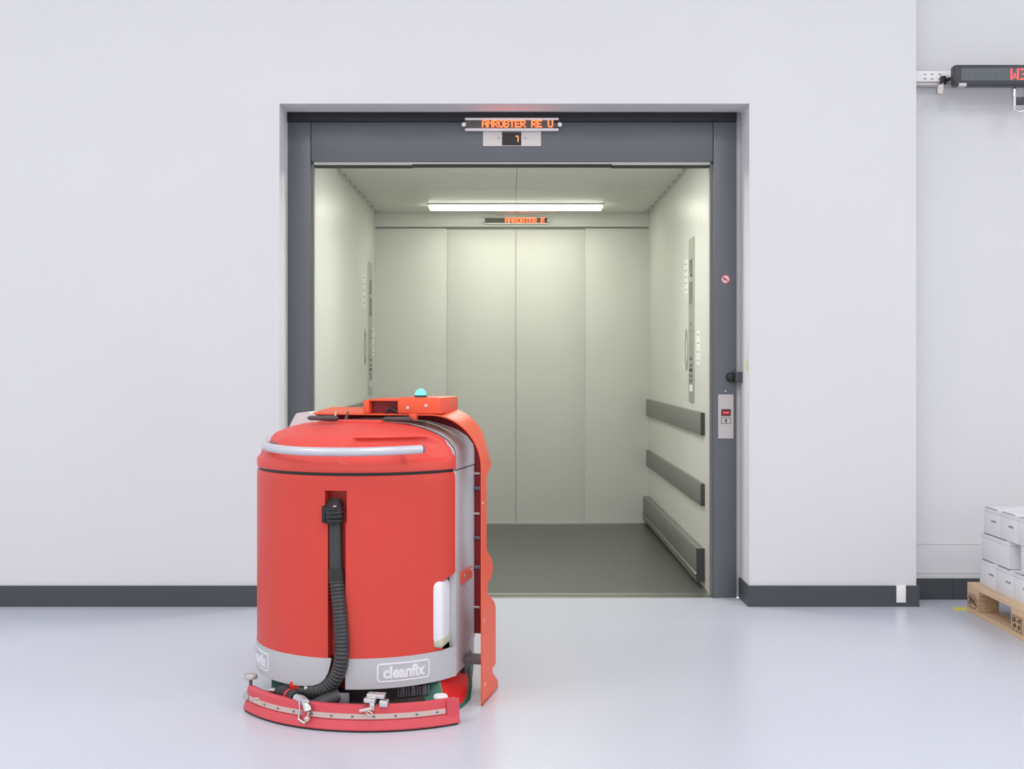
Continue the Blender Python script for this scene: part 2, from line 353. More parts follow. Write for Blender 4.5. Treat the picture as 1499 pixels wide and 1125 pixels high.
# LED sign in the lift
def led_sign(name, lab, X0, X1, Y, z0, z1, txt, tx, pitch, case_m, yd=0.03, fill=0.8, adv=6):
    cx = (X0+X1)/2; r = thing(name, lab, 'sign', (cx, Y, z0)); h = z1-z0; hw = (X1-X0)/2
    fr_ = h*0.17
    for a in ((-hw, hw, 0, fr_), (-hw, hw, h-fr_, h)):
        bb = NB(); box(bb, a[0], a[1], -yd, 0, a[2], a[3], bev=0.0015); obj('frame_rail', bb, case_m, r, 40)
    bb = NB(); box(bb, -hw+0.004, hw-0.004, -yd+0.006, 0, fr_, h-fr_); obj('led_field', bb, 'led_off', r)
    bb = NB(); x = -hw+0.01
    while x < hw-0.03: box(bb, x, x+0.0015, -yd+0.0055, -yd+0.0062, fr_, h-fr_); x += 0.011
    obj('led_grid', bb, 'led_hole', r, kind='stuff')
    for k, ch in enumerate(txt):
        if ch != ' ': obj('letter', led_text(ch, tx-cx+k*adv*pitch, h-fr_-pitch*0.55, pitch, -yd+0.006, fill), 'led_on', r)
    bb = NB(); box(bb, hw-0.022, hw-0.006, -yd+0.004, -yd+0.008, h*0.55, h-fr_); box(bb, hw-0.022, hw-0.006, -yd+0.004, -yd+0.008, h*0.22, h*0.3); obj('connector', bb, 'black', r)
    for sx in (-1, 1):
        bb = NB(); lathe(bb, [(0.004, 0), (0.011, 0.0), (0.012, 0.004), (0.012, 0.016), (0.008, 0.019)], (sx*(hw+0.006), -0.026, h*0.5), 16, 'Y'); obj('end_knob', bb, case_m, r, 40)
    return r
YF = YD
led_sign('led_sign', 'slim white framed LED text sign above the small lift floor display', (681-749.5)/F*YF, (817.5-749.5)/F*YF, YF+0.001, W(0, 191.3, YF-.02).z, W(0, 172.8, YF-.02).z,
         'ANROBTER RE U', (706.5-749.5)/F*YF, 0.0052, 'white_metal', adv=5.45, fill=0.92)
Yi = YB-0.031
led_sign('led_sign', 'small LED text sign on the back header inside the lift', (709-749.5)/F*Yi, (802-749.5)/F*Yi, Yi, W(0, 328.5, Yi).z, W(0, 317.5, Yi).z,
         'ANROBTER E', (740-749.5)/F*Yi, 0.0057, 'lift', adv=5.3, fill=0.92)
# floor indicator
ip = thing('floor_display', 'pale steel floor display plate with dark screen showing 1 on the lift header', 'display', (0, YF+0.0005, 0))
def ipb(name, m, x0, x1, y0, y1, d0, d1, bev=0.0):
    bb = NB(); a, c = W(x0, y1, YF), W(x1, y0, YF); box(bb, a.x, c.x, -d1, -d0, a.z, c.z, bev=bev); return obj(name, bb, m, ip)
ipb('plate', 'steel_m', 707, 792, 192.2, 214.2, 0, 0.006, 0.001); ipb('screen', 'screen', 735, 763, 193.5, 213, 0.006, 0.009)
ipb('digit', 'led_orange', 757.6, 759, 199, 208, 0.009, 0.0095); ipb('digit_flag', 'led_orange', 754.8, 757.6, 199.2, 200.4, 0.009, 0.0095)
for cx in (730, 769):
    bb = NB(); c = W(cx, 203, YF); dx = 0.008
    prism(bb, [(c.x-dx, c.z+0.007), (c.x+dx, c.z+0.007), (c.x, c.z-0.007)], 'Y', -0.007, -0.006); obj('arrow', bb, 'mark', ip)
# call panel on the right jamb
cp = thing('call_panel', 'pinkish steel call panel with red display and key switch on right door jamb', 'panel', (0, YF, 0))
def cpb(name, m, x0, x1, y0, y1, d0, d1, bev=0.0):
    bb = NB(); a, c = W(x0, y1, YF), W(x1, y0, YF); box(bb, a.x, c.x, -d1, -d0, a.z, c.z, bev=bev); return obj(name, bb, m, cp)
cpb('plate', 'steel_m', 1051, 1073.5, 577, 641.5, 0, 0.005, 0.001)
cpb('bezel', 'rail_cap', 1055.5, 1069.5, 598.5, 608.5, 0.005, 0.007); cpb('display', 'red_screen', 1056.5, 1068.5, 599.5, 607.5, 0.007, 0.008); cpb('display_bar', 'led_red', 1058.5, 1066.5, 603, 604.3, 0.008, 0.0085)
cpb('button_frame', 'rail_cap', 1055.5, 1069.5, 610.5, 620, 0.005, 0.006); cpb('button', 'steel_m', 1056.3, 1068.7, 611.3, 619.2, 0.006, 0.009); cpb('keyhole', 'black', 1061.2, 1063.6, 612.8, 617.8, 0.009, 0.0095)
bb = NB(); lathe(bb, [(0.003, 0), (0.005, -0.001), (0.003, -0.003)], (0, 0, 0), 12, 'Y'); obj('screw', bb, 'chrome', None, 40, 'tiny bright screw just above the call panel on the jamb', 'screw', loc=W(1062.2, 572, YF))
# prohibition sticker
c = W(1062, 408.5, YF); st = thing('warning_sticker', 'small round pink and red prohibition sticker high on the right door jamb', 'sticker', c)
bb = NB(); lathe(bb, [(0.0235, 0), (0.0235, -0.001)], seg=28, axis='Y'); obj('rim', bb, 'red_print', st)
bb = NB(); lathe(bb, [(0.0195, -0.001), (0.0195, -0.0015)], seg=28, axis='Y'); obj('face', bb, 'pink_print', st)
bb = NB(); box(bb, -0.020, 0.020, -0.0025, -0.0015, -0.002, 0.002, mx=Matrix.Rotation(math.radians(45), 4, 'Y')); obj('slash', bb, 'red_print', st)
bb = NB(); box(bb, -0.009, 0.006, -0.0021, -0.0015, -0.003, 0.003); box(bb, -0.009, -0.006, -0.0021, -0.0015, -0.010, 0.000); box(bb, 0.004, 0.007, -0.0021, -0.0015, -0.010, 0.002); box(bb, -0.012, -0.007, -0.0021, -0.0015, 0.002, 0.008); obj('dog_figure', bb, 'ink', st)
# black bracket at the jamb
c = W(1076, 552, YF); ds = thing('door_stop', 'black round knob and block bridging right jamb and white reveal', 'stop', (c.x, YF, c.z))
bb = NB(); box(bb, -0.004, 0.036, -0.035, -0.001, -0.028, 0.028, bev=0.003); obj('block', bb, 'base', ds, 40)
bb = NB(); lathe(bb, [(0.022, 0), (0.026, -0.004), (0.024, -0.022), (0.014, -0.030)], (-0.022, 0, 0), 20, 'Y'); obj('knob', bb, 'black', ds, 40)
bb = NB(); box(bb, XR-0.002, XR, 6.20, 6.222, 1.18, 1.23); obj('yellow_tag', bb, 'tape', None, None, 'tiny yellow tag on the white reveal above the black stop', 'tag')

# ================================================================ DISPLAY BOARD ON THE RIGHT
sg = thing('display_board', 'black LED display board hung from a white rail in the alcove at upper right', 'display', (2.212, 6.15, 2.60))
bb = NB(); box(bb, 0, 1.1, 0, 0.06, 0.004, 0.11, bev=0.012); obj('case', bb, 'sign_case', sg, 50)
bb = NB(); box(bb, 0.036, 1.06, -0.003, 0.001, 0.028, 0.090, bev=0.001); obj('led_field', bb, 'led_off_dark', sg)
bb = NB()
for i in range(72):
    x = 0.040+i*0.0072
    if x > 0.45: break
    box(bb, x, x+0.0018, -0.0038, -0.003, 0.029, 0.089)
for j in range(8): box(bb, 0.038, 0.45, -0.0036, -0.003, 0.030+j*0.0080, 0.0316+j*0.0080)
obj('led_grid', bb, 'led_hole', sg, kind='stuff')
for k, ch in enumerate('W3'): obj('letter', led_text(ch, W(1480, 0, 6.15).x-2.212+k*6*0.0081, 0.084, 0.0081, -0.0035, 0.85), 'led_red', sg)
bb = NB(); box(bb, 0.022, 0.062, -0.004, 0.03, 0.0, 0.016, bev=0.002); obj('end_clip', bb, 'steel_m', sg, 40)
rl = thing('mounting_rail', 'white perforated steel rail from the wall corner behind the display board', 'rail', (XC+T*0, 6.26, 2.655))
bb = NB(); box(bb, 0.0, 1.3, 0, 0.04, -0.005, 0.048, bev=0.002); obj('channel', bb, 'white_metal', rl, 40)
bb = NB(); box(bb, 0.0, 1.3, 0.012, 0.08, -0.022, -0.006, bev=0.002); obj('flange', bb, 'steel_m', rl, 40)
for k, (x, z) in enumerate(((0.080, 0.008), (0.115, 0.007), (0.155, 0.007), (0.080, 0.030), (0.115, 0.031), (0.155, 0.031))):
    bb = NB(); box(bb, x-0.007, x+0.007, -0.0008, 0.0002, z-0.0022, z+0.0022); obj('slot', bb, 'grey_part', rl)
cl_ = thing('cable_clamp', 'black clamp with small angled steel hook left of the display board', 'clamp', (2.205, 6.2, 2.62))
bb = NB(); box(bb, -0.030, -0.004, 0.03, 0.055, 0.008, 0.052, bev=0.003); box(bb, -0.004, 0.012, 0.01, 0.05, 0.022, 0.040, bev=0.003); obj('clamp_body', bb, 'black', cl_, 40)
bb = NB(); prism(bb, [(-0.05, -0.0), (-0.022, 0.012), (-0.022, -0.02), (-0.028, -0.042), (-0.052, -0.04)], 'Y', 0.02, 0.05); obj('hook', bb, 'steel_m', cl_)
ub = thing('loop_bracket', 'chrome loop bracket hanging below the display board at the picture edge', 'bracket', (2.52, 6.18, 2.60))
bb = NB(); box(bb, 0.0, 0.014, 0, 0.025, -0.095, 0.004, bev=0.003); box(bb, 0.06, 0.074, 0, 0.025, -0.095, 0.004, bev=0.003); obj('strap', bb, 'chrome', ub, 40)
bb = NB(); tube(bb, spline([(0.007, 0.012, -0.09), (0.012, 0.012, -0.108), (0.037, 0.012, -0.118), (0.062, 0.012, -0.108), (0.067, 0.012, -0.09)], 5), 0.007, 12); obj('loop', bb, 'chrome', ub, 50)
bb = NB(); box(bb, 0.018, 0.056, 0.004, 0.02, -0.085, -0.045, bev=0.002); obj('block', bb, 'sign_case', ub, 40)

# ================================================================ PALLET WITH CARTONS
PX, PY0, PY1 = 2.232, 4.83, 6.03
pl = thing('pallet', 'pale wooden pallet with chipboard blocks carrying white cartons at the right edge', 'pallet', (PX, PY0, 0))
for x0, x1 in ((0, 0.10), (0.35, 0.45), (0.70, 0.80)):
    bb = NB(); box(bb, x0, x1, 0, 1.2, 0, 0.022, bev=0.002); obj('skid_board', bb, 'wood', pl)
    for y0, y1 in ((0, 0.145), (0.5275, 0.6725), (1.055, 1.2)):
        bb = NB(); box(bb, x0, x1, y0, y1, 0.0225, 0.0995, bev=0.002); obj('block', bb, 'chip', pl)
for y0, y1 in ((0, 0.145), (0.5275, 0.6725), (1.055, 1.2)):
    bb = NB(); box(bb, 0, 0.8, y0, y1, 0.100, 0.1215, bev=0.002); obj('cross_board', bb, 'wood', pl)
bb = NB(); box(bb, 0.0, 0.012, 0.1455, 1.0545, 0.1005, 0.1215); bb.free()
for x0, x1 in ((0, 0.145), (0.1875, 0.2875), (0.3275, 0.4725), (0.5125, 0.6125), (0.655, 0.8)):
    bb = NB(); box(bb, x0, x1, 0, 1.2, 0.122, 0.144, bev=0.002); obj('deck_board', bb, 'wood', pl)
def on_side(bm, x, y, z):   # text plane -> plane facing -X
    bm.transform(Matrix(((0, 0, -1, x), (-1, 0, 0, y), (0, 1, 0, z), (0, 0, 0, 1))))
bb = text_bm('EPAL', 0.042, 0.0005, 0.0012); on_side(bb, -0.0005, 1.128, 0.062); obj('stamp', bb, 'ink', pl)
bb = NB(); n = 28; ro = [(1.128+0.062*math.cos(2*math.pi*k/n), 0.061+0.030*math.sin(2*math.pi*k/n)) for k in range(n)]
tube(bb, [(-0.0002, p[0], p[1]) for p in ro+[ro[0]]], 0.0014, 6, cap=False); obj('stamp_oval', bb, 'ink', pl)
bb = text_bm('DE - HT\n49 - 03', 0.026, 0.0005, 0.0008); on_side(bb, -0.0005, 0.605, 0.062); obj('stamp', bb, 'ink', pl)
bb = NB()
for a in ((0.555, 0.655, 0.030, 0.032), (0.555, 0.655, 0.092, 0.094), (0.555, 0.557, 0.030, 0.094), (0.653, 0.655, 0.030, 0.094)): box(bb, -0.001, 0.0, *a)
obj('stamp_border', bb, 'ink', pl)
def carton(x0, x1, y0, y1, z0, z1, lab, ty=None):
    c = thing('carton', lab, 'carton', ((x0+x1)/2, (y0+y1)/2, z0), group='white cartons on the pallet')
    hx, hy, h = (x1-x0)/2-0.0007, (y1-y0)/2-0.0007, z1-z0-0.0022
    bb = NB(); box(bb, -hx, hx, -hy, hy, 0, h-0.022, bev=0.0015); obj('body', bb, 'carton', c, 40)
    bb = NB(); box(bb, -hx+.002, hx-.002, -hy+.002, hy-.002, h-0.022, h-0.0205); bb.free()
    bb = NB(); box(bb, -hx-0.0005, hx+0.0005, -hy, hy, h-0.0215, h, bev=0.0012); obj('lid', bb, 'carton', c, 40)
    bb = NB(); box(bb, -hx-0.0012, -hx, -hy+0.03, hy-0.03, h-0.002, h+0.0012); obj('flap_edge', bb, 'seam', c)
    if ty is not None:
        bb = NB(); yy = ty-(y0+y1)/2
        for k in range(6): box(bb, -hx-0.001, -hx, yy-0.028+k*0.010, yy-0.022+k*0.010, h*0.50, h*0.50+random.choice((0.008, 0.010)))
        obj('print', bb, 'print', c)
BX = 2.272; Z0 = 0.144; LH = 0.1285
lab_row = {0: 'in the bottom layer', 2: 'in the top layer'}
nm_y = ('nearest the alcove wall', 'second from the alcove wall', 'third from the alcove wall')
for L in (0, 2):
    for k in range(3):
        y1 = (5.975 if L == 0 else 5.925)-k*0.2
        carton(BX, BX+0.38, y1-0.2, y1, Z0+L*LH, Z0+(L+1)*LH, f'white carton with small print {lab_row[L]}, {nm_y[k]}', (5.83, 5.63, 5.44)[k] if L == 0 else (5.80, 5.60, 5.40)[k])
carton(BX, BX+0.19, 5.62, 5.95, Z0+LH, Z0+2*LH, 'long blank white carton in the middle layer beside the open gap')
carton(BX, BX+0.19, 5.12, 5.49, Z0+LH, Z0+2*LH, 'white carton in the middle layer right of the gap at picture edge')
# yellow floor mark
b = NB(); box(b, 2.185, 2.31, 6.045, 6.125, 0.0, 0.0012); obj('floor_marking', b, 'tape', None, None, 'short yellow tape mark on the grey floor behind the pallet corner', 'marking')

# ================================================================ CLEANING ROBOT
RC = Vector((-0.537, 4.55, 0)); TH = math.radians(12); cT, sT = math.cos(TH), math.sin(TH)
R, HW, CY = 0.398, 0.375, -0.133
rb = thing('cleaning_robot', 'large red and orange floor scrubbing robot with silver sides before the open lift', 'robot', RC, -TH)
def loc(px, py, Y):
    p = W(px, py, Y); dx, dy = p.x-RC.x, p.y-RC.y
    return Vector((cT*dx-sT*dy, sT*dx+cT*dy, p.z))
def ang(px, rad=R):     # angle on a circle of radius rad around the robot axis under image column px (near side)
    t = (px-749.5)/F; best = None
    for k in range(-1000, 1001):
        a = k/1000*math.radians(80)
        if a < math.radians(-62): continue
        lx, ly = rad*math.sin(a), -rad*math.cos(a)
        X, Y = RC.x+cT*lx+sT*ly, RC.y-sT*lx+cT*ly
        if best is None or abs(X/Y-t) < best[0]: best = (abs(X/Y-t), a)
    return best[1]
AC = math.asin(HW/R)
def P(a, r, z): return Vector((r*math.sin(a), -r*math.cos(a), z))
def lerp(tab, x):
    for (a, fa), (b_, fb_) in zip(tab, tab[1:]):
        if x <= b_: return fa + (fb_-fa)*max(0, (x-a))/(b_-a) if b_ > a else fb_
    return tab[-1][1]
def frange(a, b_, n): return [a+(b_-a)*k/n for k in range(n+1)]
# --- tank
A1 = ang(648)
p0, p1, g0, g1 = ang(475.5), ang(507.5), ang(480), ang(505.8)
cols = sorted(set(frange(-AC, p0, 26) + [g0] + frange(g0, g1, 4) + [g1, p1] + frange(p1, A1, 22) + frange(A1, AC, 4)))
cols = [c for i, c in enumerate(cols) if i == 0 or c-cols[i-1] > 1e-6]
ZT0, ZT1 = 0.213, 0.829
rows = [ZT0, 0.30, 0.40, 0.452, 0.475, 0.56, 0.671, 0.72, 0.780, 0.805, 0.820, 0.828, ZT1]
ins = lambda z: 0.0 if z < 0.815 else (0.0015 if z < 0.824 else (0.005 if z < 0.83 else 0.010))
def cell(i, j):
    a = (cols[i]+cols[i+1])/2; z = (rows[j]+rows[j+1])/2
    if a > A1 and z < 0.452: return None
    if p0 < a < p1 and 0.671 < z < 0.780: return 0.050
    if g0 < a < g1 and z < 0.671: return 0.042
    return 0.0
b = NB(); nC, nR = len(cols)-1, len(rows)-1
def q4(b, *p): b.faces.new([b.verts.new(v) for v in p])
def zed(a, z):   # lower edge of the cut-out window rises towards the corner
    return z + (0.024*(a-A1)/(AC-A1) if (z == 0.452 and a > A1) else 0)
for i in range(nC):
    for j in range(nR):
        d = cell(i, j)
        if d is None: continue
        a0, a1, z0, z1 = cols[i], cols[i+1], rows[j], rows[j+1]
        q4(b, P(a0, R-d-ins(z0), zed(a0, z0)), P(a1, R-d-ins(z0), zed(a1, z0)), P(a1, R-d-ins(z1), zed(a1, z1)), P(a0, R-d-ins(z1), zed(a0, z1)))
        for (ni, nj, pa, pb) in ((i+1, j, (a1, z0), (a1, z1)), (i, j+1, (a0, z1), (a1, z1))):
            e = cell(ni, nj) if ni < nC and nj < nR else (0.012 if nj >= nR else 0.03)
            e = 0.03 if e is None else e
            if abs(e-d) > 1e-6:
                q4(b, P(pa[0], R-d-ins(pa[1]), zed(*pa)), P(pb[0], R-d-ins(pb[1]), zed(*pb)), P(pb[0], R-e-ins(pb[1]), zed(*pb)), P(pa[0], R-e-ins(pa[1]), zed(*pa)))
        if cell(i, j-1) is None if j > 0 else False: q4(b, P(a0, R, zed(a0, z0)), P(a1, R, zed(a1, z0)), P(a1, R-0.02, zed(a1, z0)), P(a0, R-0.02, zed(a0, z0)))
tank = obj('tank', b, 'red', rb, 30)
b = NB(); cyl_pts = frange(-AC, A1+0.02, 40)
for a0, a1 in zip(cyl_pts, cyl_pts[1:]):
    q4(b, P(a0, R-0.055, 0.10), P(a1, R-0.055, 0.10), P(a1, R-0.055, 0.835), P(a0, R-0.055, 0.835))
    q4(b, P(a0, R-0.055, 0.835), P(a1, R-0.055, 0.835), P(a1, R-0.008, 0.829), P(a0, R-0.008, 0.829))
obj('tank_core', b, 'shaded_red', rb, 30)
# dark seal between tank and lid
b = NB(); pts = frange(-AC, AC, 60)
for a0, a1 in zip(pts, pts[1:]): q4(b, P(a0, R-0.009, 0.824), P(a1, R-0.009, 0.824), P(a1, R-0.009, 0.85), P(a0, R-0.009, 0.85))
obj('lid_seal', b, 'black', rb, 30)
# --- silver side body (arch)
prof = [(HW, 0.835), (HW, 0.885), (HW-0.005, 0.910), (0.345, 0.941), (0.310, 0.962), (0.26, 0.981), (0.20, 0.996), (0.10, 1.003)]
Y2 = 0.14; HOFF = 0.05
def arch_strip(b, pr, y0, y1, mirror=True):
    full = pr + [(-x+HOFF, z) for x, z in pr[::-1]]
    for (xa, za), (xb, zb) in zip(full, full[1:]): q4(b, Vector((xa, y0, za)), Vector((xb, y0, zb)), Vector((xb, y1, zb)), Vector((xa, y1, za)))
b = NB(); arch_strip(b, prof, CY, Y2); 
full = prof + [(-x+HOFF, z) for x, z in prof[::-1]]
b.faces.new([b.verts.new((x, Y2, z)) for x, z in full]); b.faces.new([b.verts.new((x*0.995, CY, z-.003)) for x, z in full])
obj('top_hood', b, 'silver', rb, 35)
for s in (-1, 1):
    b = NB(); a = sorted((s*HW, s*(HW-0.012))); box(b, a[0], a[1], CY, Y2, 0.110, 0.831, bev=0.003); sp_ = obj('side_panel', b, 'silver', rb, 35)
    b = NB(); a = sorted((s*HW, s*(HW-0.024))); box(b, a[0], a[1], CY-0.004, CY-0.0001, 0.20, 0.831, bev=0.001); obj('panel_edge', b, 'silver', sp_, 35)
b = NB(); box(b, -HW+0.015, HW-0.015, CY+0.09, Y2, 0.12, 0.83); obj('inner_chassis', b, 'black', rb)
# --- lower silver band
RB = R+0.003; gB = ang(505.5, RB); e_tab = [(ang(430, RB), 0.110), (ang(445, RB), 0.112), (ang(458, RB), 0.117), (ang(468, RB), 0.127), (ang(475, RB), 0.142), (ang(480, RB), 0.163), (ang(483, RB), 0.188), (ang(485, RB), 0.2125)]
b = NB(); th = 0.006
def band(cols_, zf):
    for a0, a1 in zip(cols_, cols_[1:]):
        z0, z1 = zf(a0), zf(a1); q4(b, P(a0, RB, z0), P(a1, RB, z1), P(a1, RB, ZT0), P(a0, RB, ZT0)); q4(b, P(a0, RB, ZT0), P(a1, RB, ZT0), P(a1, RB-0.01, ZT0), P(a0, RB-0.01, ZT0))
        q4(b, P(a0, RB-th, z0), P(a1, RB-th, z1), P(a1, RB-th, ZT0), P(a0, RB-th, ZT0)); q4(b, P(a0, RB, z0), P(a1, RB, z1), P(a1, RB-th, z1), P(a0, RB-th, z0))
band(frange(-AC, e_tab[0][0], 20) + [t[0] for t in e_tab[1:]], lambda a: lerp([(-9, 0.110)]+e_tab, a))
cs = frange(gB, AC, 34); band(cs, lambda a: 0.110)
q4(b, P(gB, RB, 0.110), P(gB, RB, ZT0), P(gB, RB-th, ZT0), P(gB, RB-th, 0.110))
bandb = obj('lower_band', b, 'silver', rb, 30)
def logo(a_c, z_c, wd, ht):
    m = text_bm('cleanfix', 0.045, 0.0006, 0.0020); bmesh.ops.triangulate(m, faces=m.faces)
    bmesh.ops.subdivide_edges(m, edges=[e for e in m.edges if e.calc_length() > 0.01], cuts=2)
    xs = [v.co.x for v in m.verts]; sc = wd*0.80/(max(xs)-min(xs)); ys = [v.co.y for v in m.verts]; yc = (max(ys)+min(ys))/2
    for v in m.verts: v.co = P(a_c+v.co.x*sc/RB, RB+0.0008+v.co.z, z_c+(v.co.y-yc)*sc*1.12)
    obj('lettering', m, 'logo', bandb)
    m = NB(); hw, hh, rr = wd/2, ht/2, 0.012; n = 6; out = []
    for cx, cz, a0 in ((hw-rr, hh-rr, 0), (-hw+rr, hh-rr, 90), (-hw+rr, -hh+rr, 180), (hw-rr, -hh+rr, 270)):
        for k in range(n+1): 
            t = math.radians(a0+90*k/n); out.append((cx, cz, math.cos(t), math.sin(t)))
    o2 = []
    for i in range(len(out)):
        o2.append(out[i]); nx = out[(i+1) % len(out)]
        if abs(nx[0]-out[i][0]) > rr:
            for k in range(1, 6): f = k/6; o2.append(tuple(out[i][j]*(1-f)+nx[j]*f for j in range(4)))
    out = o2; t_ = 0.0058
    def pt(o, r_, e): return P(a_c+(o[0]+r_*o[2])/RB, RB+e, z_c+o[1]+r_*o[3])
    for i in range(len(out)):
        o, p = out[i], out[(i+1) % len(out)]
        q4(m, pt(o, rr-t_, .0012), pt(p, rr-t_, .0012), pt(p, rr, .0012), pt(o, rr, .0012))
        q4(m, pt(o, rr, .0), pt(p, rr, .0), pt(p, rr, .0012), pt(o, rr, .0012))
    obj('logo_border', m, 'logo', bandb)
logo(ang(592, RB), 0.163, 0.192, 0.064)
logo(ang(393, RB)-0.096/RB, 0.163, 0.192, 0.064)
# --- canister in the cut-out
b = NB(); box(b, 0.285, 0.352, -0.235, -0.10, 0.235, 0.455, bev=0.022, seg=4); can = obj('canister', b, 'canister', rb, 50)
b = NB(); box(b, 0.287, 0.353, -0.233, -0.101, 0.225, 0.262, bev=0.010, seg=3); obj('tinted_bottom', b, 'liquid', can, 50)
# --- lid
hw_tab = [(0.840, HW), (0.885, HW), (0.910, HW-0.007), (0.941, 0.338), (0.962, 0.300), (0.981, 0.25), (0.996, 0.19), (1.003, 0.12)]
in_tab = [(0.840, 0.004), (0.846, 0.0), (0.870, 0.0), (0.885, 0.006), (0.905, 0.024), (0.925, 0.047), (0.945, 0.075), (0.962, 0.105), (0.978, 0.145), (0.990, 0.185), (0.998, 0.22), (1.002, 0.245)]
def sstep(a, b_, x):
    t = max(0, min(1, (x-a)/(b_-a))); return t*t*(3-2*t)
zl = [0.840, 0.843, 0.846, 0.853, 0.862, 0.870, 0.877, 0.885, 0.895, 0.905, 0.915, 0.925, 0.935, 0.945, 0.954, 0.962, 0.970, 0.978, 0.984, 0.990, 0.994, 0.998, 1.002]
b = NB(); grid = []; NA = 110
for z in zl:
    hw = lerp(hw_tab, z); rear = R-lerp(in_tab, z); sg_ = rear+CY        # arc sagitta
    rad = (hw*hw+sg_*sg_)/(2*sg_) if sg_ > 0.001 else 1e3
    cyy = -rear+rad; am = math.atan2(hw, (cyy-CY) if cyy > CY else (cyy-CY)); row = []
    for k in range(NA+1):
        a = -am+2*am*k/NA; x, y = rad*math.sin(a), cyy-rad*math.cos(a)
        f = a/am*AC
        # recesses behind the handle: a long one on the right and one at the left end
        top = 0.950-0.0*f; dR = sstep(0.06, 0.24, f)*(1-sstep(0.98, 1.20, f+max(0, (z-0.93))*2)); dL = 1-sstep(-0.98, -0.80, f)
        dz = sstep(0.868, 0.884, z)*(1-sstep(0.940, 0.960, z)); d = (0.046*dR+0.022*dL*0.6)*dz
        mid = 0.010*sstep(0.878, 0.895, z)*(1-sstep(0.925, 0.945, z))*(1-dR)*(1-dL); d += mid
        L_ = math.hypot(x, y); row.append(b.verts.new((x*(1-d/L_), y*(1-d/L_), z)))
    grid.append(row)
for r0, r1 in zip(grid, grid[1:]):
    for k in range(NA): b.faces.new((r0[k], r0[k+1], r1[k+1], r1[k]))
b.faces.new(grid[-1])
lid = obj('lid', b, 'lid', rb, 60)
# handle
hp = spline([loc(392, 645, 4.44), loc(388, 650, 4.36), loc(392, 654, 4.29), loc(410, 657.5, 4.20), loc(440, 660, 4.145), loc(480, 661, 4.115), loc(530, 661, 4.105), loc(575, 659.5, 4.12), loc(617, 657.2, 4.165)], 8)
b = NB(); tube(b, hp, 0.0150, 20); hd = obj('lid_handle', b, 'handle', rb, 50)
e0, e1 = hp[-1], hp[-1]+(hp[-1]-hp[-3]).normalized()*0.008
b = NB(); cyl(b, e0, e1, 0.0125); obj('handle_end_cap', b, 'grey_part', hd, 50)
b = NB(); cyl(b, hp[-6]+Vector((0, 0.0, 0)), hp[-6]+Vector((-0.035, 0.09, 0)), 0.009); cyl(b, hp[10], hp[10]+Vector((0.06, 0.06, 0)), 0.009); obj('handle_mount', b, 'grey_part', hd, 50)
# rubber grips and latches on the lid
for (xa, xb, yy) in ((450, 495, 611.5), (560, 604, 613)):
    pa, pb = loc(xa, yy, 4.40), loc(xb, yy, 4.36); b = NB(); n = 10; d = pb-pa
    pts = [pa+d*(k/n) for k in range(n+1)]; tube(b, pts, [0.003]+[0.0085]*(n-1)+[0.003], 14); obj('grip_pad', b, 'pad', rb, 60)
b = NB(); box(b, loc(495, 0, 4.40).x, loc(560, 0, 4.37).x, -0.17, -0.15, 0.996, 1.010, bev=0.003); obj('hinge_bar', b, 'lid', rb, 40)
for px in (508, 491):
    p = loc(px, 606, 4.41); b = NB(); tube(b, [p+Vector((-.004, 0, -0.018)), p+Vector((0, 0, -0.004)), p+Vector((0.003, 0, 0.012))], [0.007, 0.004, 0.002], 10); obj('latch_pin', b, 'pad' if px == 508 else 'bolt', rb, 50)
p = loc(571, 604, 4.42); b = NB(); tube(b, [p+Vector((-0.02, 0, -0.008)), p+Vector((0.0, 0, 0.018)), p+Vector((0.03, 0, 0.003)), p+Vector((0.045, 0, -0.012))], [0.005, 0.006, 0.008, 0.006], 10)
tube(b, [p+Vector((-0.045, 0.03, 0.028)), p+Vector((-0.01, 0.03, 0.022)), p+Vector((0.025, 0.03, 0.012))], 0.005, 10); obj('latch_lever', b, 'black', rb, 50)
# pale hood corner at the left
b = NB(); a, c_ = loc(412, 626, 4.56), loc(455, 600, 4.60)
prism(b, [(-0.262, 0.955), (-0.246, 0.990), (-0.226, 1.026), (-0.218, 1.031), (-0.180, 1.036), (-0.150, 1.020), (-0.140, 0.995), (-0.15, 0.96)], 'Y', -0.135, -0.03); obj('hood_corner', b, 'hood', rb, 35)
# --- orange outer shell
SX, SY0 = 0.466, -0.116
def ly_of(px): t = (px-749.5)/F; return ((RC.x+cT*SX) - (RC.y-sT*SX)*t)/(cT*t-sT) if True else 0
def z_of(py, ly): Yw = RC.y-sT*SX+cT*ly; return H-(py-536)/F*Yw
notch = [(707.6, 1027), (729, 1005.5), (729, 996), (721, 984), (721, 978), (725.8, 970), (725.8, 888), (723.5, 880), (714, 868), (714, 853), (719.6, 845), (721.5, 834), (721.5, 824), (719.0, 816), (712.4, 804), (712.4, 697), (716, 689), (719.6, 679), (719.6, 662)]
side = []      # (x, z, front_ly)
for px, py in notch:
    l = ly_of(px); side.append((SX, z_of(py, l), max(l, SY0+0.002)))
arc = []; rz, rx, ztop = 0.19, 0.19, 1.030; zc = ztop-rz
side = [s_ for s_ in side if s_[1] < zc+0.03]
z_l = side[-1][1]
for k in range(0, 15):
    t = math.radians(90*k/14); x, z = SX-rx+rx*math.cos(t), zc+rz*math.sin(t)
    if z <= z_l+0.004: continue
    fl = lerp([(0, 0.02), (0.35, 0.0), (0.7, 0.05), (1.2, 0.10), (1.58, 0.13)], t); arc.append((x, z, fl))
def LX(x): return -0.10-(x-0.10)*(0.262-0.10)/(SX-0.10) if x > 0.10 else -x
